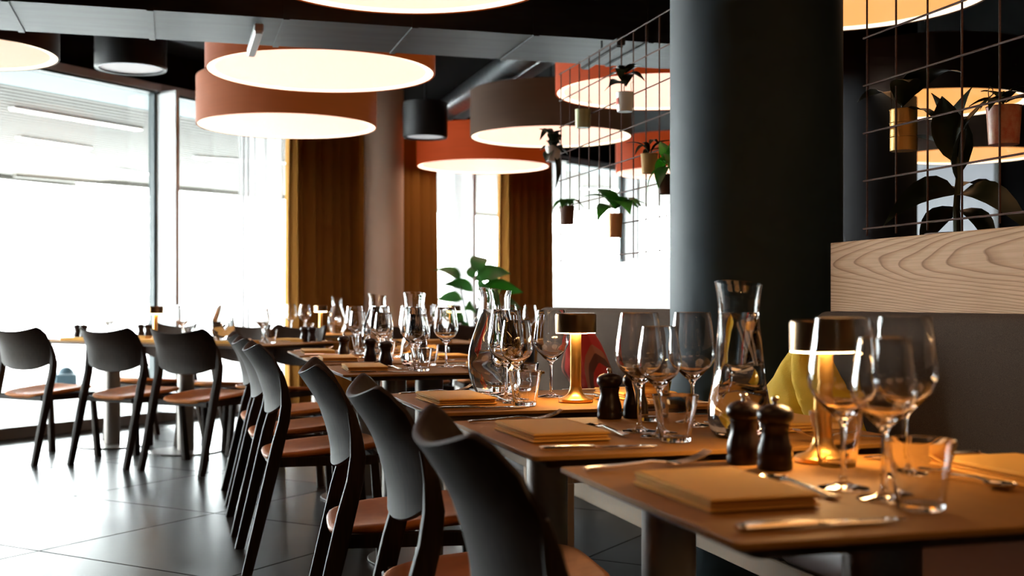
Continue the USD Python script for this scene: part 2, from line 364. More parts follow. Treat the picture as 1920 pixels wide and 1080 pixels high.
# ------------------------------------------------------------------ curtains, pillar, columns
def curtain(name, a, b, z0, z1, mat, label, fold=.13, amp=.085, seed=0, th=.004, flare=0., kind=None):
    a, b = np.array(a[:2]), np.array(b[:2]); L = np.linalg.norm(b-a); d = (b-a)/L
    nf = max(2, round(L/fold)); n = nf*10+1; rows = 9
    r = np.random.default_rng(seed); ph = np.cumsum(r.uniform(.7, 1.3, nf+1)); ph = ph/ph[-1]*nf
    s = np.linspace(0, 1, n); fo = np.interp(s*nf, np.arange(nf+1), np.r_[0, ph[1:]])
    am = amp*np.interp(s*nf, np.arange(nf+1), r.uniform(.6, 1.25, nf+1))
    v = []
    for j in range(rows):
        h = j/(rows-1)
        off = am*np.sin(2*PI*fo + .25*math.sin(3*h))*(.8+.3*(1-h))
        xs = s*L + (s-.5)*flare*(1-h) + .012*np.sin(4*PI*fo)
        v.append(np.c_[xs, off, np.full(n, z0+(z1-z0)*h)])
    front = np.array(v)
    nrm = np.array([0, 1., 0])
    F = front.reshape(-1, 3); B = F - nrm*th
    f = []
    for j in range(rows-1):
        for i in range(n-1):
            q = j*n+i; f += [(q, q+n+1, q+1), (q, q+n, q+n+1)]
    f = np.array(f); m = len(F)
    g = [f, f[:, ::-1]+m]
    edge = [j*n for j in range(rows)] + [(rows-1)*n+i for i in range(1, n)] + [j*n+n-1 for j in range(rows-2, -1, -1)] + [i for i in range(n-2, 0, -1)]
    e = np.array(edge); e2 = np.roll(e, -1)
    g += [np.c_[e, e2, e2+m], np.c_[e, e2+m, e+m]]
    mesh = trimesh.Trimesh(np.vstack([F, B]), np.vstack(g), process=False)
    t = thing(name, label, 'curtain', (a[0], a[1], 0), deg(d))
    part('cloth', mesh, mat, t, smooth=50)
    part('rail', cbox(-.03, L+.03, -.02, .02, z1, z1+.03, .003), DARKMET, t)
    return t
curtain('curtain', W(2.98, .16), W(4.32, .16), .02, 2.74, CURT, 'ochre velvet curtain left of the round plaster pillar', seed=1)
curtain('curtain', V(-.07, .36), V(.62, .23), .02, 2.74, CURT, 'narrow ochre curtain right of the round plaster pillar', seed=2, flare=.10, amp=.055)
curtain('curtain', V(1.76, .18), V(2.66, .18), .02, 2.74, CURT, 'ochre curtain right of the tall green plant', seed=3)
curtain('sheer_curtain', W(2.35, .12), W(2.92, .12), .02, 2.74, SHEER, 'white sheer curtain left of the ochre velvet curtain', fold=.10, amp=.03, seed=4)
curtain('sheer_curtain', V(.62, .14), V(1.15, .14), .02, 2.74, SHEER, 'white sheer curtain in the narrow far window', fold=.10, amp=.03, seed=5)
curtain('sheer_curtain', V(2.66, .14), V(3.05, .14), .02, 2.74, SHEER, 'white sheer curtain right of the third ochre curtain', fold=.10, amp=.03, seed=6)
def column(name, x, y, r, mat, label, z1=H_CEIL):
    t = thing(name, label, 'column', (x, y, 0), kind='structure')
    part('shaft', lathe([(0, 0), (r, 0), (r, z1), (0, z1)], 96), mat, t)
column('pillar', -1.27, 11.75, .195, PLASTER, 'beige plaster round pillar between two ochre curtains')
column('column', .8626, 4.20, .30, STEELB, 'big slate-blue round column at the middle of the bench')
column('column', 2.42, 8.0, .30, M('column_black_paint', (.018, .02, .023), .7, specular_ior_level=.2), 'dark round column behind the right-hand trellis')

# ------------------------------------------------------------------ partition, bench, trellis
# local frame of the row: x along -D (towards the viewer) ... use x = D direction, y = -Pv ; rotation puts +x on D
RD = deg(D)            # local x = D ; local y = rotate90(D) = -Pv  (towards the tables)
def row_thing(name, label, cat, u0, v, **kw): return thing(name, label, cat, P(u0, v, 0), RD, **kw)
DAYLIT_PANEL = M('panel_daylight_glare', (.86, .84, .81), .5)  # window glare on the left board, put into a near-white base colour
def panel(u0, u1, label, mat=None):
    t = row_thing('partition_panel', label, 'panel', u0, 1.44)
    w = u1-u0
    part('core', cbox(0, w, -.02, .02, 0, 1.165, .002), DARKMET, t, smooth=False)
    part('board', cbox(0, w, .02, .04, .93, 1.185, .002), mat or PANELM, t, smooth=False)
    part('skirting', cbox(0, w, .02, .035, 0, .09, .003), ASH, t, smooth=False)
    if w > 2.5: part('ledge', cbox(0, w, -.28, -.02, 1.03, 1.05, .002), ASH, t, smooth=False)
    part('cap', cbox(0, w, -.025, .02, 1.165, 1.185, .002), ASH, t, smooth=False)
panel(-.9, 2.142, 'pale ash panel with arched grain above the right-hand bench')
panel(2.96, 4.95, 'panel with daylight glare put in as white under the left trellis', DAYLIT_PANEL)

def bench(u0, u1, label, seams, endv):
    t = row_thing('bench', label, 'bench', u0, 0)
    w = u1-u0
    bx = lambda a, b, v0, v1, z0, z1, c: cbox(a, b, -v1, -v0, z0, z1, c)
    part('frame', bx(0, w, .79, .83, .33, .385, .003), ASH, t, label='pale ash front rail')
    part('frame', bx(0, .04, .83, 1.28, .33, .385, .003), ASH, t, label='pale ash end rail')
    part('frame', bx(w-.04, w, .83, 1.28, .33, .385, .003), ASH, t, label='pale ash end rail')
    n = max(2, int(w/1.0)+1)
    for i in range(n):
        a = i*(w-.05)/(n-1)
        part('leg', bx(a, a+.05, .79, .84, 0, .33, .003), ASH, t)
        part('leg', bx(a, a+.05, 1.23, 1.28, 0, .33, .003), ASH, t)
    xs = [0]+seams+[w]
    for a, b in zip(xs[:-1], xs[1:]):
        part('seat_cushion', bx(a+.002, b-.002, .785, 1.29, .385, .475, .016), BLEATH, t, smooth=60)
    rb = trimesh.convex.convex_hull(np.vstack([T(trimesh.creation.icosphere(2, .035), x, -y, z).vertices for x in (.035, w-.035) for y, z in ((1.32, .51), (1.385, .51), (1.345, .936), (1.385, .936))]))
    part('backrest', rb, TWEED, t, smooth=40)
    return t
bench(-.9, 2.10, 'brown leather bench with dark grey tweed back under the ash panel', [.75, 1.5, 2.25], 0)
bench(2.98, 4.95, 'brown leather bench with grey tweed back beyond the slate column', [.66, 1.32], 0)

def trellis(u0, n, label):
    """n verticals at .15 pitch from u0 towards +u"""
    t = row_thing('trellis', label, 'trellis', u0, 1.44)
    w = (n-1)*.15; zs = [1.222+.1447*i for i in range(8)]
    for i in range(n): part('upright_wire', rod((i*.15, 0, 1.1855 if i % 4 == 0 else 1.20), (i*.15, 0, zs[-1]+.01), .0032, 6), RUST, t)
    for z in zs: part('cross_wire', rod((-.01, .006, z), (w+.01, .006, z), .0032, 6), RUST, t)
trellis(2.995, 14, 'rusty wire mesh trellis left of the slate column')
trellis(-.85, 20, 'rusty wire mesh trellis above the ash panel at right')

# ------------------------------------------------------------------ ducts
hd = 1.344
cdu = np.array([-.821, 5.70]) - Pv*4.6
dct = thing('air_duct', 'flat rectangular galvanised duct crossing under the ceiling', 'duct', (cdu[0], cdu[1], 1+hd), deg(Pv))
for i in range(11):
    a = i*.62
    part('duct_section', cbox(a+.002, a+.618, 0, .62, 0, .26), GALV, dct, smooth=False)
    part('joint_flange', cbox(a+.605, a+.635, -.007, .627, -.006, .266), GALV, dct, smooth=False)
for a in (1.5, 3.6, 6.5):
    part('hanger_rod', rod((a, .31, .26), (a, .31, H_CEIL-1-hd), .006, 6), DARKMET, dct)
sp = thing('spiral_duct', 'round spiral galvanised duct running back under the ceiling', 'duct', (0.62, 7.3, 2.90), deg(D))
pts, rr = [], []
for i in range(121):
    pts.append((i*.045, 0, 0)); rr.append(.105+(.006 if i % 3 == 0 else 0))
part('pipe', tube(pts, rr, 24), SPIRAL, sp)
part('hanger_rod', rod((1.2, 0, .1), (1.2, 0, .2), .005, 6), DARKMET, sp); part('hanger_rod', rod((4.2, 0, .1), (4.2, 0, .2), .005, 6), DARKMET, sp)
tr = thing('cable_tray', 'perforated steel cable tray beside the spiral duct', 'tray', (0.84, 7.36, 2.88), deg(D))
part('tray', cat_(cbox(0, 5.0, -.06, .06, 0, .004), cbox(0, 5.0, -.064, -.06, 0, .05), cbox(0, 5.0, .06, .064, 0, .05)), SPIRAL, tr, smooth=False)
for i in range(12): part('rung', cbox(.2+i*.4, .24+i*.4, -.058, .058, .004, .012), SPIRAL, tr, smooth=False)
for x in (.5, 4.5): part('hanger_rod', rod((x, 0, .004), (x, 0, .24), .005, 6), DARKMET, tr)
def bar_light(name, a, b, z, mat, label):
    a, b = np.array(a), np.array(b); L = np.linalg.norm(b-a)
    t = thing(name, label, 'light', (a[0], a[1], z), deg(b-a))
    part('body', cbox(0, L, -.022, .022, 0, .04, .006), mat, t)
    part('lens', cbox(.02, L-.02, -.016, .016, -.006, 0, .002), WHITEP if mat is WHITEP else DARKMET, t)
    part('stem', rod((L/2, 0, .04), (L/2, 0, 1+hd-z-.006), .006, 6), mat, t)
q = cdu+Pv*4.21
bar_light('bar_light', q-D*.03, q+D*.56, 1+hd-.075, WHITEP, 'slim white bar light under the flat duct')
bar_light('track_light', (.533, 5.77), (.387, 6.37), 2.25, DARKMET, 'slim black track light behind the left trellis')

# ------------------------------------------------------------------ hanging drum lamps
SHADES = {}
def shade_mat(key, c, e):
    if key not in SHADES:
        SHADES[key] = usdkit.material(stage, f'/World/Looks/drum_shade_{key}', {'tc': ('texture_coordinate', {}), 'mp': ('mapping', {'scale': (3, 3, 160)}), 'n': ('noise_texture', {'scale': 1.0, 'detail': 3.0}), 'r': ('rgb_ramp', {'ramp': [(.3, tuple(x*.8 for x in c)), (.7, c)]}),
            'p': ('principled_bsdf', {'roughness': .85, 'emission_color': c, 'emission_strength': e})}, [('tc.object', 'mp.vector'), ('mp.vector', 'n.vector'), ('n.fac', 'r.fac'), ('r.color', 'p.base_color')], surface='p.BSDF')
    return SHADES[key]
DIFF = EM('drum_diffuser', (1, .57, .42), 1.6*DRUM, (.82, .80, .76))
DIFFW = EM('drum_diffuser_amber', (1, .42, .105), 1.15*DRUM, (.82, .80, .76))
RIM = EM('drum_rim_glow', (1, .78, .55), 2.8*DRUM, (.85, .83, .8))
def drum(x, y, z, dia, h, key, c, e, label, dm=None):
    t = thing('drum_lamp', label, 'lamp', (x, y, z), 0, group=None)
    r = dia/2
    sh = part('shade', lathe([(r-.012, .002), (r-.004, 0), (r, .004), (r, h-.004), (r-.004, h), (r-.012, h-.002), (r-.012, .002)], 96), shade_mat(key, c, e), t)
    part('diffuser', lathe([(0, .012), (r-.055, .012), (r-.055, .02), (0, .02)], 96), dm or DIFF, sh)
    part('glow_rim', lathe([(r-.055, .012), (r-.013, .004), (r-.013, .02), (r-.055, .02), (r-.055, .012)], 96), RIM, sh)
    part('top_cover', lathe([(0, h-.03), (r-.013, h-.03), (r-.013, h-.02), (0, h-.02)], 48), DARKMET, sh)
    part('ceiling_rose', lathe([(0, H_CEIL-z-.03), (.05, H_CEIL-z-.03), (.06, H_CEIL-z), (0, H_CEIL-z)], 24), DARKMET, t)
    part('cable', rod((0, 0, h-.02), (0, 0, H_CEIL-z-.03), .004, 6), DARKMET, t)
ORB, ORR, GRY, BRN = (.26, .048, .005), (.42, .048, .004), (.075, .036, .017), (.20, .046, .008)
drum(-1.134, 7.06, 2.363, 1.35, .36, 'rust', ORB, .5, 'rust orange drum lamp just behind the flat duct, left of centre')
drum(-1.707, 9.01, 2.33, 1.35, .36, 'brown', BRN, .5, 'tan brown drum lamp in front of the ochre curtain, lowest at left')
drum(-.428, 4.756, 2.304, 1.25, .36, 'rust', ORB, .5, 'drum lamp cut off by the top edge, nearest at centre')
drum(-3.40, 7.3, 2.53, 1.15, .36, 'umber', (.05, .025, .014), .01, 'drum lamp cut off by the upper left edge', EM('drum_diffuser_peach', (1, .58, .34), .78, (.8, .76, .72)))
drum(.325, 9.9, 2.372, 1.35, .38, 'grey', GRY, .25, 'grey-brown drum lamp beside the spiral duct')
drum(-.293, 12.05, 2.372, 1.35, .38, 'orange', ORR, .4, 'orange drum lamp above the tall green plant')
drum(1.0, 7.93, 2.395, 1.42, .36, 'orange', ORR, .4, 'orange drum lamp behind the top of the left trellis')
drum(1.77, 12.5, 2.356, 1.35, .36, 'orange', ORR, .4, 'far orange drum lamp low behind the left trellis beside the column')
drum(1.426, 5.22, 2.337, 1.35, .36, 'grey', GRY, .25, 'drum lamp at the top right edge behind the dark column', DIFFW)
drum(2.84, 8.15, 2.35, 1.35, .36, 'umber', (.05, .025, .014), .01, 'drum lamp behind the gold tin at right', DIFFW)
drum(4.23, 11.0, 2.35, 1.35, .36, 'umber', (.05, .025, .014), .01, 'lowest drum lamp at right behind the big dark plant', DIFFW)
for i, (x, y, w) in enumerate(((1.55, 2.35, 'over the bench'), (-.75, 2.0, 'over the aisle'), (.45, -.4, 'behind the viewer'), (2.3, .2, 'at the right behind the viewer'), (-1.9, -.5, 'at the left behind the viewer'))):
    drum(x, y, 2.40, 1.35, .36, 'rust', ORB, .5, f'amber drum lamp outside the picture, overhead {w}', DIFFW)
def downlight(x, y, z, dia, label):
    t = thing('downlight', label, 'light', (x, y, z)); r = dia/2; hh = min(H_CEIL-z, .31)
    part('housing', lathe([(r-.03, 0.01), (r-.008, 0), (r, .008), (r, hh), (0, hh), (0, hh-.02), (r-.03, hh-.02), (r-.03, .01)], 64), DARKMET, t)
    if H_CEIL-z > hh: part('stem', rod((0, 0, hh-.005), (0, 0, H_CEIL-z), .012, 8), DARKMET, t)
    part('reflector', lathe([(0, .012), (r-.03, .012), (r-.03, .03), (0, .03)], 48), DOWNL, t)
    part('trim_ring', lathe([(r-.03, .0), (r-.004, -.004), (r-.004, .004), (r-.03, .012), (r-.03, 0)], 64), DARKMET, t)
downlight(-2.75, 8.55, 2.68, .5, 'black cylinder downlight with white disc at the upper left')
downlight(-.777, 10.6, 2.47, .40, 'small black cylinder downlight left of the orange drum')
downlight(.687, 7.0, 2.79, .5, 'black cylinder downlight at the top, left of the slate column')

# ------------------------------------------------------------------ tables
TW, TD_, TH = .62, .76, .739
TZ = TH + .0006
def build_table(loc, rz, label, group):
    t = thing('dining_table', label, 'table', loc, rz)
    part('tabletop', plate(TW, TD_, .012, TH-.009, TH, .0012, .003), TABLE, t)
    part('edge_band', plate(TW-.07, TD_-.07, .012, TH-.026, TH-.0085, .001), TEDGE, t)
    co = part('column', lathe([(0, .012), (.055, .012), (.055, TH-.03), (0, TH-.03)], 40), TCOL, t)
    part('top_plate', plate(.30, .30, .02, TH-.032, TH-.026, .001), TBASE, co)
    part('base_plate', lathe([(0, 0), (.235, 0), (.24, .003), (.24, .006), (.235, .009), (.07, .012), (0, .012)], 64), TBASE, co)
    return t
mk_table = Maker(build_table)
TU = {1: 0.0, 2: .75, 3: 1.56, 4: 3.08, 5: 3.84, 6: 4.60}
ROWT = {1: 'nearest table', 2: 'second table', 3: 'third table', 4: 'fourth table', 5: 'fifth table', 6: 'sixth table'}
TLAB = {1: 'brown-topped table nearest the viewer at bottom right', 2: 'second brown-topped table along the bench, carrying the carafe seen end on', 3: 'third brown-topped table along the bench, with the fully seen brass lamp',
        4: 'fourth brown-topped table, first beyond the gap in the row', 5: 'fifth brown-topped table, middle one beyond the gap', 6: 'sixth brown-topped table, far end of the row'}
RZT = deg(D) - 90        # local y on D, local x on Pv ... tables: local x = width along D
frames = {}
for k, u0 in TU.items():
    mk_table(P(u0+TW/2, TD_/2), deg(D), TLAB[k])
    # table frame: origin corner at (u0, v=0): a along D, b along Pv
    frames[f'T{k}'] = (np.array(P(u0, 0)[:2]), D, Pv, deg(D), ROWT[k])
QW = np.array([.865, -.502])
for i, c in enumerate(((-2.79, 8.27), (-2.18, 7.92), (-1.57, 7.57))):
    c = np.array(c)
    nm = ['left window-side table', 'middle window-side table', 'right window-side table'][i]
    mk_table((c[0], c[1], 0), deg(QW), 'brown-topped ' + nm + ' behind the three chairs at left')
    # near edge is a chair side: a along -QW ... settings face WD
    frames[f'L{i+1}'] = (c - QW*TW/2 - WD*TD_/2, QW, WD, deg(QW), nm)
for i, (u, v) in enumerate(((6.12, .70), (6.12, 1.40))):
    nm = ['left cross table', 'right cross table'][i]
    q = np.array(P(u+.38, v+.31)[:2])
    mk_table((q[0], q[1], 0), deg(Pv), 'brown-topped ' + nm + ' beyond the row')
    frames[f'C{i+1}'] = (np.array(P(u, v)[:2]), Pv, D, deg(Pv), nm)
for i, (x, y) in enumerate(((-1.60, 9.80), (-.40, 9.72))):
    nm = ['far table before the ochre curtain', 'far table before the tall plant'][i]
    mk_table((x, y, 0), 0, 'brown-topped ' + nm)
    frames[f'F{i+1}'] = (np.array([x-TW/2, y-TD_/2]), np.array([1., 0]), np.array([0, 1.]), 0, nm)

def on(tab, a, b, z=TZ):
    o, da, db, _, _ = frames[tab]; q = o + da*a + db*b; return (q[0], q[1], z)

# ------------------------------------------------------------------ chairs
def yside(z): return spline([0, .25, .45, .62, .72, .80, .86], [0, .060, .107, .142, .128, .092, .052], z)
def xside(z): return spline([0, .3, .6, .72, .86], [.254, .253, .253, .248, .230], z)
def build_chair(loc, rz, label, group):
    t = thing('dining_chair', label, 'chair', loc, rz)
    # backrest shell
    ns, nt = 41, 17
    s = np.linspace(-1, 1, ns)
    ztop = .812 + .040*np.abs(s)**2.2 - .055*np.clip((np.abs(s)-.86)/.14, 0, 1)**2.2
    zbot = .575 + .058*np.abs(s)**2.6
    th = .016
    outer, inner = [], []
    for i in range(nt):
        z = zbot + (ztop-zbot)*i/(nt-1)
        x = s*xside(z)*(1-.0*np.abs(s))
        sag = .050+.034*(z-.6)/.25
        y = yside(z) - sag*(1-np.abs(s)**2.2)
        # surface normal in plan
        nx, ny = -np.gradient(y, axis=0), np.gradient(x, axis=0)
        l = np.hypot(nx, ny); nx, ny = nx/l, ny/l
        e = th*(.5+.5*np.ones(ns))
        outer.append(np.c_[x-nx*e/2, y-ny*e/2, z]); inner.append(np.c_[x+nx*e/2, y+ny*e/2, z])
    rings = []
    # ring per s column: up the outer face, down the inner face
    Oa, Ia = np.array(outer), np.array(inner)
    for j in range(ns):
        up = Oa[:, j]; dn = Ia[::-1, j]
        topm = (up[-1]+dn[0])/2 + [0, 0, .005]; botm = (up[0]+dn[-1])/2 - [0, 0, .004]
        rings.append(np.vstack([up, topm, dn, botm]))
    part('backrest', loft(rings), WOODD, t, smooth=50)
    # legs
    def leg(path, w, d, name='leg'):
        rg = []
        for (p, ww, dd) in zip(path, w, d):
            a = np.array(rrect(ww, dd, min(ww, dd)*.22, 3).exterior.coords)[:-1]
            rg.append(np.c_[a+np.array(p[:2]), np.full(len(a), p[2])])
        part(name, loft(rg), WOODD, t, smooth=50)
    zs = np.array([0, .12, .25, .38, .48, .56, .62, .67, .71, .745])
    for sg in (-1, 1):
        path = [(sg*(float(xside(z))-.010-(.0 if z < .5 else .0)), float(yside(z)), z) for z in zs]
        leg(path, np.interp(zs, [0, .45, .62, .70, .745], [.033, .038, .042, .030, .014]), np.interp(zs, [0, .45, .62, .745], [.038, .048, .038, .018]))
        f0, f1 = np.array([sg*.205, .475, .415]), np.array([sg*.222, .505, 0])
        ks = np.linspace(1, 0, 5)
        leg([tuple(f1+(f0-f1)*(1-q)) for q in ks], np.interp(ks, [0, 1], [.028, .038]), np.interp(ks, [0, 1], [.030, .042]))
    # seat frame
    def side(y): return np.interp(y, [.08, .5], [.20, .215])
    fr = [cbox(-.20, .20, .47, .50, .385, .42, .004)]
    for sg in (-1, 1):
        fr.append(loft([np.array([(sg*(.196+.02*q)-.012, .10+.38*q, z) for z in (.385, .42)] + [(sg*(.196+.02*q)+.012, .10+.38*q, z) for z in (.42, .385)]) for q in (0, .5, 1)]))
    fr.append(cbox(-.20, .20, .085, .112, .385, .415, .004))
    part('seat_frame', cat_(*fr), WOODD, t, smooth=30)
    # seat pad: dished and rounded
    out = []
    n = 56
    for k in range(n):
        a = 2*PI*k/n; c, s_ = math.cos(a), math.sin(a)
        e = 2/4.2
        hw = .212 + .012*s_
        out.append((hw*np.sign(c)*abs(c)**e, .295+.222*np.sign(s_)*abs(s_)**e))
    out = np.array(out); cen = np.array([0, .295])
    def top(xy, r):
        x, y = xy[:, 0], xy[:, 1]-.295
        return .445 + .018*(y/.22) - .014*(1-(x/.2)**2)*np.clip(1-r**4, 0, 1) + .006*np.abs(x/.2)**2
    rings = []
    for r, dz in ((.0001, None), (.5, None), (.8, None), (.93, -.001), (.985, -.006), (1., -.014), (.985, -.022), (.93, -.027), (.5, -.028)):
        xy = cen + (out-cen)*r
        z = top(xy, r) + (0 if dz is None else dz)
        rings.append(np.c_[xy, z])
    part('seat', loft(rings), LEATH, t, smooth=60)
    return t
mk_chair = Maker(build_chair)
FACE_P, FACE_W, FACE_ME = deg(Pv)-90, deg(WD)-90, deg(-D)-90
for (u, v, dr, lab) in ((.41, -.27, -5.0, 'dark ash chair nearest the viewer, cut off by the bottom edge'), (1.21, -.25, -4.7, 'second dark ash chair from the viewer, at the second table'), (2.01, -.265, -5.4, 'third dark ash chair from the viewer, last before the gap'),
                        (3.52, -.325, 0, 'nearest of the three overlapping dark chairs beyond the gap'), (4.27, -.33, 0, 'middle of the three overlapping dark chairs beyond the gap'), (5.07, -.32, 0, 'farthest of the three overlapping dark chairs beyond the gap')):
    mk_chair(P(u, v), FACE_P+dr, lab)
for (x, y, lab) in ((-3.13, 7.36, 'dark chair at the left edge, seen from behind, back to the window light'), (-2.51, 7.18, 'dark chair second from the left edge, seen from behind'), (-1.99, 6.91, 'dark chair third from the left edge, seen from behind')):
    mk_chair((x, y, 0), FACE_W, lab)
for c, lab in (((-2.79, 8.27), 'dark chair on the far side of the left window-side table'), ((-2.18, 7.92), 'dark chair on the far side of the middle window-side table'), ((-1.72, 7.49), 'dark chair on the far side of the right window-side table, left of the pepper mills')):
    q = np.array(c) + WD*.64
    mk_chair((q[0], q[1], 0), FACE_W+180, lab)
for (u, v, lab) in ((7.25, 1.05, 'dark chair facing the viewer at the left cross table'), (7.45, 1.62, 'dark chair facing the viewer behind the holed carafe, at the right cross table')):
    mk_chair(P(u, v), FACE_ME, lab)

# ------------------------------------------------------------------ glassware
def wine_profile(h, k):
    o = [(0, 0), (.034, 0), (.036, .0012), (.034, .003), (.015, .006), (.006, .011), (.0042, .02), (.0038, .05), (.0042, .085), (.007, .094)]
    bowl = [(.0, 0), (.022, .012), (.036, .028), (.0435, .044), (.0448, .055), (.0435, .072), (.040, .10), (.0365, .125), (.0345, .139)]
    s = (h-.094)/.139
    for r, z in bowl[1:]: o.append((r*k, .094+.004+z*s*.972))
    top = o[-1][1]
    o.append((.0342*k, top+.0008))
    w = .0011
    for r, z in bowl[::-1][:-1]: o.append(((r-w/k)*k if r > .03 else (r-.0022)*k, .094+.004+z*s*.972 + (.0015 if r < .03 else 0)))
    o.append((.006, .1035)); o.append((0, .1025))
    return o
def mk_wine(h, k, name, cat='wine glass'):
    def b(loc, rz, label, group):
        t = thing(name, label, cat, loc, rz)
        part('glass', lathe(wine_profile(h, k), 48), GLASS, t, smooth=60)
        return t
    return Maker(b)
big_wine, small_wine = mk_wine(.238, 1.09, 'wine_glass'), mk_wine(.212, .96, 'small_wine_glass')
def b_tumbler(loc, rz, label, group):
    t = thing('water_tumbler', label, 'tumbler', loc, rz)
    part('glass', lathe([(0, .001), (.022, .0), (.0275, .001), (.029, .004), (.033, .035), (.0385, .065), (.0435, .0875), (.043, .088), (.0416, .0875), (.0365, .065), (.031, .035), (.0268, .012), (.024, .0095), (0, .0088)], 48), GLASS, t, smooth=60)
    return t
tumbler = Maker(b_tumbler)

def carafe_body(shr, ztop, zbot):
    zz = np.linspace(zbot, ztop, 44)
    a = spline([0, .01, .03, .055, .085, .12, .16, .20, .24, .27, .30, .33], [.044, .055, .066, .074, .078, .076, .066, .052, .040, .040, .047, .055], np.clip(zz, 0, .33))
    b = spline([0, .01, .03, .06, .10, .13, .18, .24, .30, .33], [.042, .051, .056, .052, .039, .034, .037, .039, .046, .052], np.clip(zz, 0, .33))
    th = np.arange(48)*2*PI/48
    return man(loft([np.c_[(A-shr)*np.cos(th), (B-shr)*np.sin(th), np.full(48, z)] for A, B, z in zip(a, b, zz)]))
def hole(g):
    yy = np.linspace(-.09, .09, 25); th = np.arange(28)*2*PI/28
    f = 1 + 14*np.abs(yy/.09)**2.2*.16
    return man(loft([np.c_[.008+(.013+g)*k*np.cos(th), np.full(28, y), .112+(.024+g)*(1+(k-1)*.6)*np.sin(th)] for y, k in zip(yy, f)]))
def b_carafe(loc, rz, label, group):
    t = thing('carafe', label, 'carafe', loc, rz)
    nrm = np.array([-.13, 0, 1.0]); nrm = np.array([.13, 0, 1.0]); nrm /= np.linalg.norm(nrm)
    outer = carafe_body(0, .33, 0) - hole(0)
    inner = carafe_body(.0032, .34, .006) - hole(.0034)
    g = (outer - inner).trim_by_plane((-nrm).tolist(), float(-nrm @ np.array([0, 0, .297])))
    part('glass', unman(g), CGLASS, t, smooth=50)
    wtr = (carafe_body(.0028, .24, .0056) - hole(.0030))
    part('water', unman(wtr), WATER, t, smooth=50)
    return t
carafe = Maker(b_carafe)

# ------------------------------------------------------------------ table lamps, mills, cutlery, napkins
def b_lamp(loc, rz, label, group):
    t = thing('table_lamp', label, 'lamp', loc, rz)
    part('base', lathe([(0, 0), (.043, 0), (.045, .002), (.045, .008), (.042, .011), (.030, .015), (.021, .022), (.0165, .032), (.0155, .04), (0, .04)], 48), BRASS, t)
    part('stem', lathe([(0, .04), (.0145, .04), (.0145, .182), (0, .182)], 40), BRASS, t)
    sh = part('shade', lathe([(.0525, .181), (.0535, .182), (.0535, .226), (.0515, .230), (.048, .2315), (0, .2315), (0, .229), (.0505, .228), (.0515, .225), (.0515, .182), (.0525, .181)], 64), BRONZE, t)
    part('diffuser', lathe([(.0146, .1785), (.0515, .1785), (.0515, .187), (.0146, .187), (.0146, .1785)], 48), LBULB, sh)
    return t
lamp = Maker(b_lamp)
def b_mill(loc, rz, label, group):
    t = thing('pepper_mill', label, 'mill', loc, rz)
    part('body', lathe([(0, 0), (.026, 0), (.0275, .002), (.0275, .012), (.0262, .0145), (.0275, .018), (.0275, .026), (.0262, .034), (.0232, .043), (.0212, .051), (.0208, .058), (.0220, .065), (.0232, .070), (0, .070)], 40), MILL, t, smooth=50)
    hd_ = part('head', lathe([(0, .0705), (.0215, .0705), (.0230, .073), (.0272, .077), (.0285, .083), (.0275, .090), (.022, .0965), (.012, .1005), (0, .101)], 40), MILL, t, smooth=50)
    part('knob', lathe([(0, .100), (.004, .101), (.0038, .105), (.006, .107), (.006, .111), (.004, .113), (0, .1135)], 20), KNOB, hd_, smooth=50)
    return t
mill = Maker(b_mill)
def strip(pts, w, h, th):
    """flat bar along x: pts = x positions with half-widths w, heights h, thickness th"""
    rg = []
    for x, ww, hh, tt in zip(pts, w, h, th):
        c = min(ww, tt/2)*.5
        rg.append(np.array([(x, -ww, hh), (x, -ww+c, hh-tt/2), (x, ww-c, hh-tt/2), (x, ww, hh), (x, ww-c, hh+tt/2), (x, -ww+c, hh+tt/2)]))
    return loft(rg)
def b_knife(loc, rz, label, group):
    t = thing('knife', label, 'knife', loc, rz)
    part('handle', strip([0, .01, .06, .10], [.007, .009, .0075, .006], [.005]*4, [.006, .008, .008, .006]), CUTL, t)
    part('blade', strip([.10, .115, .17, .205, .222], [.006, .0095, .0105, .008, .002], [.004]*5, [.005, .003, .0025, .002, .0015]), CUTL, t)
    return t
def b_fork(loc, rz, label, group):
    t = thing('fork', label, 'fork', loc, rz)
    part('handle', strip([0, .01, .06, .11, .135], [.007, .009, .006, .0035, .004], [.003, .004, .006, .010, .008], [.004]*5), CUTL, t)
    hd_ = part('head', strip([.134, .145, .158], [.004, .0135, .0145], [.008, .006, .006], [.003]*3), CUTL, t)
    for i in range(4):
        y = -.012+i*.008
        part('tine', T(strip([.156, .175, .198, .210], [.0022, .0022, .0018, .001], [.006, .009, .017, .024], [.0028]*4), 0, y, 0), CUTL, hd_)
    return t
def b_spoon(loc, rz, label, group):
    t = thing('spoon', label, 'spoon', loc, rz)
    part('handle', strip([0, .01, .06, .12, .145], [.006, .008, .005, .003, .004], [.004, .004, .007, .010, .007], [.004]*5), CUTL, t)
    rg = []
    for q in np.linspace(0, 1, 9):
        rr_ = math.sqrt(max(1-(2*q-1)**2, .0004)); x = .142+q*.052
        w = .021*rr_*(1-.15*(2*q-1)); dz = .007*rr_
        rg.append(np.array([(x, w*math.cos(a), .0085-dz*max(0, math.sin(a)) - .002*max(0, -math.sin(a))*0 + (-dz+.0016)*max(0, -math.sin(a))) for a in np.arange(16)*2*PI/16]))
    part('bowl', loft(rg), CUTL, t, smooth=60)
    return t
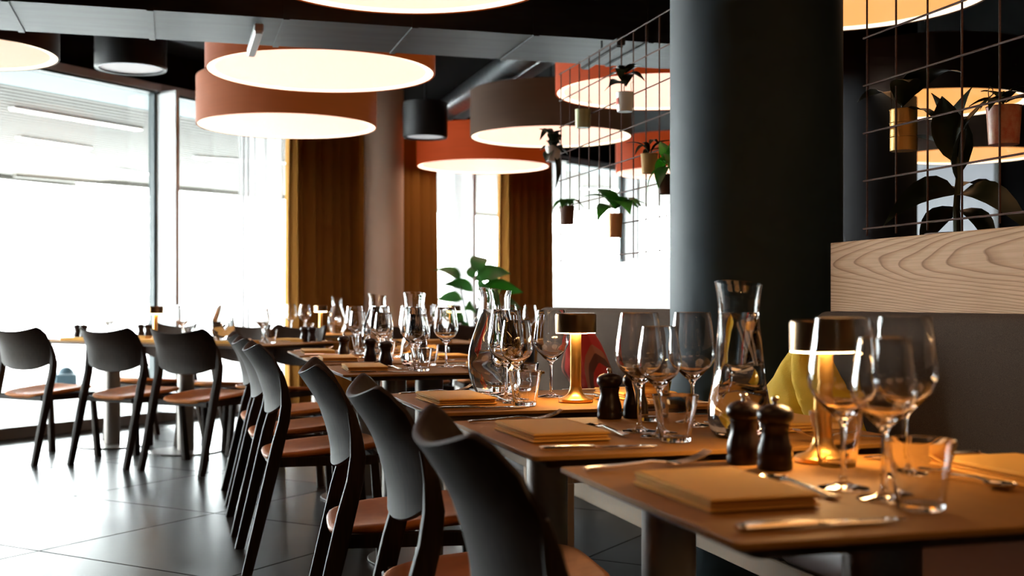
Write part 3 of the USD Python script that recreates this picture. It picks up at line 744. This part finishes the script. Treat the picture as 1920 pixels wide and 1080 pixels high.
def b_napkin(loc, rz, label, group):
    t = thing('napkin', label, 'napkin', loc, rz)
    L, w = .25, .155
    def layer(z0, z1, ins, lft):
        rg = []
        for x, k in ((-L/2+ins, .25), (-L/2+ins+.006, 1), (L/2-ins-.006, 1), (L/2-ins, .35)):
            zc, h = (z0+z1)/2, (z1-z0)/2*k
            up = lft*max(0, x)/L
            rg.append(np.array([(x, -w/2+ins+.002, zc-h+up*0), (x, -w/2+ins, zc+up*.5), (x, -w/2+ins+.003, zc+h+up), (x, w/2-ins-.003, zc+h+up), (x, w/2-ins, zc+up*.5), (x, w/2-ins-.002, zc-h)]))
        return loft(rg)
    part('fold', layer(.0005, .0062, .0, 0), NAPK, t, smooth=30)
    part('fold', layer(.0062, .0120, .003, .002), NAPK, t, smooth=30)
    part('fold', layer(.0122, .0185, .001, .004), NAPK, t, smooth=30)
    return t
knife, fork, spoon, napkin = Maker(b_knife), Maker(b_fork), Maker(b_spoon), Maker(b_napkin)

def setting(tab, side, lab, items='nfks'):
    """side 0: at b = 0 (chair side), 1: mirrored, opposite"""
    da = frames[tab][3]
    def pos(a, b): return on(tab, a, b) if side == 0 else on(tab, TW-a, TD_-b)
    db = math.degrees(math.atan2(frames[tab][2][1], frames[tab][2][0])) + (180 if side else 0)
    dA = da + (180 if side else 0)
    j = RNG.uniform(-2.5, 2.5, 4)
    if 'n' in items: napkin(pos(.295, .123), dA+j[0], f'folded ochre napkin {lab}', )
    if 'k' in items: knife(pos(.06, .028), db+j[1]-2, f'steel knife by the napkin {lab}')
    if 'f' in items: fork(pos(.565, .025), db+j[2], f'steel fork by the napkin {lab}')
    if 's' in items: spoon(pos(.215, .252), dA+j[3]+3, f'steel dessert spoon above the napkin {lab}')
for k in range(1, 7):
    nm = ROWT[k]
    setting(f'T{k}', 0, f'on the chair side of the {nm}')
    setting(f'T{k}', 1, f'on the bench side of the {nm}' if k < 4 else f'on the far side of the {nm}')
    tab = f'T{k}'
    dv = -.05 if k == 3 else 0
    big_wine(on(tab, .30, .312+dv), 0, f'tall wine glass at the left of the trio on the {nm}')
    big_wine(on(tab, .375, .462+dv), 0, f'tall wine glass at the right of the trio on the {nm}')
    small_wine(on(tab, .204, .314+dv), 0, f'smaller wine glass in front of the trio on the {nm}')
    tumbler(on(tab, .123, .312+dv), 0, f'water tumbler nearest the front edge of the {nm}')
    tumbler(on(tab, .49, .418+dv), 0, f'water tumbler at the back of the {nm}')
for k in (1, 2, 3):
    nm = frames[f'L{k}'][4]
    setting(f'L{k}', 0, f'on the near side of the {nm}', 'nks'); setting(f'L{k}', 1, f'on the far side of the {nm}', 'nks')
    big_wine(on(f'L{k}', .24, .42), 0, f'tall wine glass at the left of the {nm}')
    small_wine(on(f'L{k}', .33, .33), 0, f'smaller wine glass on the {nm}')
    tumbler(on(f'L{k}', .43, .29), 0, f'water tumbler at the right of the {nm}')
for k in (1, 2):
    nm = frames[f'C{k}'][4]
    setting(f'C{k}', 0, f'on the near side of the {nm}', 'nk')
    big_wine(on(f'C{k}', .2, .40), 0, f'tall wine glass at the left of the {nm}')
    big_wine(on(f'C{k}', .35, .43), 0, f'tall wine glass at the middle of the {nm}')
    tumbler(on(f'C{k}', .46, .36), 0, f'water tumbler on the {nm}')
for k in (1, 2):
    nm = frames[f'F{k}'][4]
    big_wine(on(f'F{k}', .10, .28), 0, f'tall wine glass at the left of the {nm}')
    big_wine(on(f'F{k}', .20, .36), 0, f'second tall wine glass from the left of the {nm}')
    tumbler(on(f'F{k}', .26, .22), 0, f'water tumbler on the {nm}')
# lamps
lamp(P(.553, .43, TZ), 0, 'brass table lamp behind the pepper mills on the nearest table')
lamp(P(1.755, .421, TZ), 0, 'brass table lamp with bronze shade on the third table')
lamp(on('L2', .12, .29), 0, 'brass table lamp on the middle window-side table')
lamp(on('F1', .34, .30), 0, 'brass table lamp before the ochre curtain')
lamp(on('F2', .24, .30), 0, 'brass table lamp before the tall green plant')
lamp(P(4.28, .50, TZ), 0, 'brass table lamp among the glasses of the fifth table')
# carafes
carafe(P(2.02, .278, TZ), 0, 'water carafe seen side on with its oval hole, on the third table')
carafe(P(.914, .462, TZ), -70, 'tall water carafe seen end on, on the second table')
carafe(P(3.58, .36, TZ), -60, 'water carafe on the fourth table')
carafe(P(4.72, .40, TZ), 10, 'water carafe on the sixth table')
carafe(on('L2', .57, .46), 20, 'water carafe at the right end of the middle window-side table')
carafe(on('F1', .46, .40), 30, 'water carafe before the ochre curtain')
carafe(on('F2', .47, .40), 30, 'water carafe before the tall plant')
# mills
mill(P(.502, .316, TZ), 0, 'front dark pepper mill of the pair on the nearest table')
mill(P(.575, .300, TZ), 0, 'rear dark pepper mill of the pair on the nearest table')
mill(P(1.325, .352, TZ), 0, 'left dark pepper mill of the pair on the second table')
mill(P(1.325, .414, TZ), 0, 'right dark pepper mill of the pair on the second table')
mill(P(4.42, .19, TZ), 0, 'dark pepper mill at the left of the fifth table')
mill(P(4.02, .25, TZ), 0, 'dark pepper mill in the middle of the fifth table')
mill(P(3.63, .25, TZ), 0, 'dark pepper mill behind a tumbler on the fourth table')
mill(on('L1', .05, .30), 0, 'left black mill of the pair on the left window-side table')
mill(on('L1', .115, .30), 0, 'right black mill of the pair on the left window-side table')
mill(on('L1', .30, .65), 0, 'left dark mill of the pair beside the window-side lamp')
mill(on('L1', .37, .65), 0, 'right dark mill of the pair beside the window-side lamp')
mill(on('L3', .44, .60), 0, 'left dark mill of the pair on the right window-side table')
mill(on('L3', .50, .60), 0, 'right dark mill of the pair on the right window-side table')

# ------------------------------------------------------------------ cushions
def cushion(loc, rz, w, h, t_, lean, mat, name, label, fold=0., spin=0.):
    n = 21
    g = np.linspace(-1, 1, n)
    X, Z = np.meshgrid(g, g)
    puff = (1-np.abs(X)**2.6)**.55*(1-np.abs(Z)**2.6)**.55
    sx = w/2*X*(1-.06*(1-np.abs(Z)**2)); sz = h/2*Z*(1-.06*(1-np.abs(X)**2))
    nz = (meshkit.noise(np.stack([X*2.2, Z*2.2, X*0], -1)+5)-.5)*.03
    yf, yb = t_/2*puff+.004+nz*puff, -t_/2*puff-.004
    if fold:
        crease = fold*np.exp(-((X+.15+.4*Z)/.16)**2)*(Z > -.9)
        yf = yf - crease*puff
    A = np.stack([sx, yf, sz], -1).reshape(-1, 3); B = np.stack([sx, yb, sz], -1).reshape(-1, 3)
    f = []
    for i in range(n-1):
        for j in range(n-1):
            q = i*n+j; f += [(q, q+n, q+n+1), (q, q+n+1, q+1)]
    f = np.array(f); m = n*n
    e = [j for j in range(n)] + [i*n+n-1 for i in range(1, n)] + [(n-1)*n+j for j in range(n-2, -1, -1)] + [i*n for i in range(n-2, 0, -1)]
    e = np.array(e); e2 = np.roll(e, -1)
    mesh = trimesh.Trimesh(np.vstack([A, B]), np.vstack([f, f[:, ::-1]+m, np.c_[e, e2, e2+m], np.c_[e, e2+m, e+m]]), process=False)
    mesh.fix_normals()
    mesh = R(R(mesh, spin, (0, 1, 0)), lean, (1, 0, 0)); mesh.apply_translation((0, 0, -mesh.bounds[0][2]))
    t = thing(name, label, 'cushion', loc, rz)
    part('cover', mesh, mat, t, smooth=60)
    return t
cushion(P(3.62, 1.12, .477), deg(D), .36, .34, .15, -14, REDC, 'striped_cushion', 'red and brown striped wool cushion on the bench beyond the column', fold=.05, spin=28)
cushion(P(1.80, 1.14, .477), deg(D), .35, .34, .13, -16, YELC, 'plain_cushion', 'mustard yellow cushion on the bench behind the brass lamp', fold=.04, spin=33)

# ------------------------------------------------------------------ plants
def leaf(L, w, droop, cup=.15, n=7):
    """leaf along +x, drooping in z; solid thin blade"""
    rows = []
    for i in range(n+1):
        q = i/n
        ww = w/2*math.sin(PI*min(1, q*1.02)**.8)**.9 if 0 < q < 1 else .0006
        x = L*q*math.cos(droop*q*.6); z = -L*q*math.sin(droop*q*.6)*1.0 + .12*L*math.sin(PI*q)*(1 if droop < .6 else .6)
        rows.append(np.array([(x, -ww, z+cup*ww), (x, -ww*.5, z+cup*ww*.35), (x, 0, z-.001), (x, ww*.5, z+cup*ww*.35), (x, ww, z+cup*ww), (x, ww*.5, z+cup*ww*.35-.0012), (x, 0, z-.0028), (x, -ww*.5, z+cup*ww*.35-.0012)]))
    return loft(rows)
def place_leaf(m, at, az, tilt, roll=0):
    m = R(m, roll, (1, 0, 0)); m = R(m, -tilt, (0, 1, 0)); m = R(m, az, (0, 0, 1)); return T(m, *at)
def pot(t, prof, mat, soil_r, soil_z, n=28):
    po = part('pot', lathe(prof, n), mat, t, smooth=40)
    part('soil', lathe([(0, soil_z-.004), (soil_r, soil_z-.004), (soil_r, soil_z), (0, soil_z)], n), SOIL, po)
    return po
def tinprof(r0, r1, h, w=.0025): return [(0, 0), (r0, 0), (r0*1.0+.001, .002), (r1, h-.002), (r1+.0015, h-.001), (r1+.0015, h), (r1-w, h), (r0-w, .004), (0, .004)]
def hook(t, h, y=.0, dz=.06):
    part('hook', tube([(0, y, h-.02), (0, y+.006, h+.02), (0, y+.008, h+dz-.01), (0, y+.002, h+dz), (0, y-.006, h+dz-.006), (0, y-.006, h+dz-.02)], .0014, 6), KNOB, t)
def hanging(name, u, z, r0, r1, h, mat, label, v=1.395, leaves=(), lm=LEAFD, label_patch=None, dz=.05, seed=0):
    t = thing(name, label, 'plant' if leaves else 'tin', P(u, v, z), deg(D))
    po = pot(t, tinprof(r0, r1, h), mat, r1-.004, h-.012)
    sy = -1 if v < 1.44 else 1
    hook(t, h, y=-(r1-.004)*(1 if v < 1.44 else -1), dz=dz)
    if label_patch: 
        th = np.linspace(.6, 2.0, 9)
        rg = [np.array([((r0*.5+r1*.5)*k*math.cos(a), (r0*.5+r1*.5)*k*math.sin(a), z_) for k, z_ in ((1.03, h*.35), (1.045, h*.35), (1.07, h*.68), (1.05, h*.68))]) for a in th]
        part('label_patch', loft(rg), label_patch, po, label='red label')
    if leaves:
        part('stem', tube([(0, 0, h-.012), (.002, .003, h+.02), (0, 0, h+.04)], .0025, 6), STEM, t)
        for L, w, dr, az, tilt, up in leaves:
            L, w = L*1.3, w*1.3
            part('leaf', place_leaf(leaf(L, w, dr), (0.004*math.cos(math.radians(az)), .004*math.sin(math.radians(az)), h+up), az, tilt), lm, t, smooth=60)
    return t
def rleaves(n, L, w, seed, up=(.0, .05), tilt=(0, 60), dr=(.3, 1.3)):
    r = np.random.default_rng(seed)
    return [(L*r.uniform(.7, 1.15), w*r.uniform(.8, 1.15), r.uniform(*dr), i*360/n+r.uniform(-25, 25), r.uniform(*tilt), r.uniform(*up)) for i in range(n)]
HP = 'tins and pots hung on the left trellis'
hanging('hanging_plant', 3.888, 1.866, .034, .041, .088, PALETIN, 'dark leafy plant in a pale tin with red label, high on the left trellis', leaves=rleaves(9, .085, .05, 1, up=(.0, .10), tilt=(-10, 70)), label_patch=REDLBL)
hanging('hanging_tin', 4.46, 1.873, .037, .040, .092, GREENTIN, 'empty olive green tin on the left trellis')
hanging('hanging_plant', 4.90, 1.752, .034, .042, .085, WHITEC, 'bushy plant in a white pot with a long shoot, left end of the left trellis', v=1.38, leaves=rleaves(13, .08, .05, 2, up=(-.03, .06), tilt=(-40, 70)) + [(.17, .03, .9, 0, 40, .05), (.12, .035, .5, 10, 5, .08), (.16, .03, .3, 200, -75, -.02)])
hanging('hanging_plant', 4.71, 1.405, .034, .038, .095, BROWNP, 'small plant in a brown pot, low on the left trellis', leaves=rleaves(6, .08, .04, 3, tilt=(-10, 40)), lm=LEAF)
hanging('hanging_plant', 4.012, 1.30, .030, .036, .112, COPPER, 'broad-leaved plant in a copper tin, low on the left trellis', leaves=[(.15, .07, 1.1, 5, 25, .02), (.16, .075, 1.2, 178, 30, .02), (.12, .07, .9, 60, 50, .03), (.13, .07, .9, 120, 55, .03), (.12, .07, 1.0, 250, 40, .02), (.13, .07, 1.0, 300, 40, .02), (.14, .06, 1.3, 200, 40, .03)], lm=LEAF)
hanging('hanging_plant', 3.60, 1.555, .030, .037, .085, OCHREP, 'spidery plant in an ochre basket on the left trellis beside the column', leaves=rleaves(7, .09, .022, 5, tilt=(0, 50)))
hanging('hanging_plant', 3.42, 1.45, .030, .036, .08, BROWNP, 'trailing green plant touching the slate column', leaves=rleaves(12, .10, .045, 6, up=(-.02, .10), tilt=(-50, 75)), lm=LEAF)
hanging('hanging_plant', 1.887, 1.446, .038, .039, .122, GOLDTIN, 'broad-leaved plant in a ribbed gold tin on the right trellis', v=1.49, leaves=[(.19, .085, .8, 185, 38, .02), (.15, .07, .5, 10, 30, .01), (.15, .065, 1.0, 150, 45, .01), (.12, .05, 1.2, 200, 10, -.01)], dz=.075)
hanging('hanging_plant', 1.46, 1.41, .037, .044, .10, REDTIN, 'small plant in a scuffed red tin at the right edge', v=1.50, leaves=rleaves(8, .07, .03, 8, tilt=(0, 60), up=(0, .03)))
# ribs of the gold tin
gt = [stage.GetPrimAtPath(str(p.GetPath())+'/pot') for p in stage.GetPrimAtPath('/World').GetChildren() if 'gold tin on' in str(p.GetCustomDataByKey('label'))][0]
for z in (.04, .082): part('rib', lathe([(.0385, z-.002), (.0405, z), (.0385, z+.002), (.0385, z-.002)], 28), GOLDTIN, gt)
# big dark plant standing on the panel
bp = thing('rubber_plant', 'big dark-leaved plant standing on the partition behind the right trellis', 'plant', P(1.731, 1.56, 1.05), deg(D))
pot(bp, [(0, 0), (.07, 0), (.085, .13), (.09, .13), (.09, .145), (.08, .145), (.07, .01), (0, .01)], BROWNP, .08, .135)
part('stem', tube([(0, 0, .13), (.004, 0, .22), (-.004, 0, .30), (.0, 0, .36)], [.011, .010, .008, .005], 8), STEM, bp)
# local +x runs away from the viewer to the left, -x to the right edge
for L, w, dr, az, tilt, z, ro in ((.17, .055, .35, 8, 4, .27, 10), (.20, .075, .25, 15, 42, .33, 20), (.26, .115, .2, 20, 78, .30, 70), (.27, .105, .2, 172, 62, .29, 60), (.20, .085, .2, 165, 76, .36, 100), (.22, .10, 1.7, 20, 22, .26, 40),
                         (.25, .10, 1.5, 182, 14, .25, 30), (.19, .09, .7, 5, -18, .22, 10), (.18, .085, 1.2, 190, -10, .21, 10), (.18, .08, 1.4, 275, 30, .27, 0), (.24, .09, .4, 120, 58, .34, 30)):
    part('leaf', place_leaf(leaf(L, w, dr), (0, 0, z), az, tilt, ro), LEAFD, bp, smooth=60)
# tall green plant by the far window
tp = thing('potted_plant', 'tall bright green plant by the far window between the curtains', 'plant', (-.37, 11.25, 0), 0)
pot(tp, [(0, 0), (.16, 0), (.20, .38), (.21, .38), (.21, .42), (.19, .42), (.15, .02), (0, .02)], WHITEC, .19, .39)
for st in (((0, 0), (.02, .02), (.05, .0)), ((0.02, 0), (-.05, .0), (-.12, .02)), ((-.02, .01), (.06, .0), (.13, -.02))):
    part('stem', tube([(st[0][0], st[0][1], .38), (st[1][0], st[1][1], .8), (st[2][0], st[2][1], 1.15 if st[2][0] < .1 else .95)], [.012, .009, .005], 8), STEM, tp)
rr = np.random.default_rng(4)
for x, z, az, L, ti in ((.02, 1.28, 60, .34, 60), (.02, 1.20, 10, .40, 30), (.06, 1.10, 5, .42, 10), (.10, 1.06, 0, .40, -10), (.0, 1.10, 165, .30, 35), (.16, .98, 5, .34, 5), (-.12, 1.20, 180, .30, 50), (-.10, 1.02, 185, .26, 15), (-.08, .80, 180, .34, 30), (-.02, .74, 190, .30, 20), (-.04, .66, 150, .3, 40), (.05, .70, 10, .34, 30), (.0, 1.22, 90, .3, 50), (.05, 1.10, 280, .32, 30), (.0, .9, 270, .32, 20), (.04, .62, 20, .3, 50), (.1, .85, 350, .26, 25)):
    part('leaf', place_leaf(leaf(L, L*.50, rr.uniform(.5, 1.1)), (x, 0, z), az+rr.uniform(-15, 15), ti, rr.choice([-1, 1])*rr.uniform(25, 60)), LEAF, tp, smooth=60)
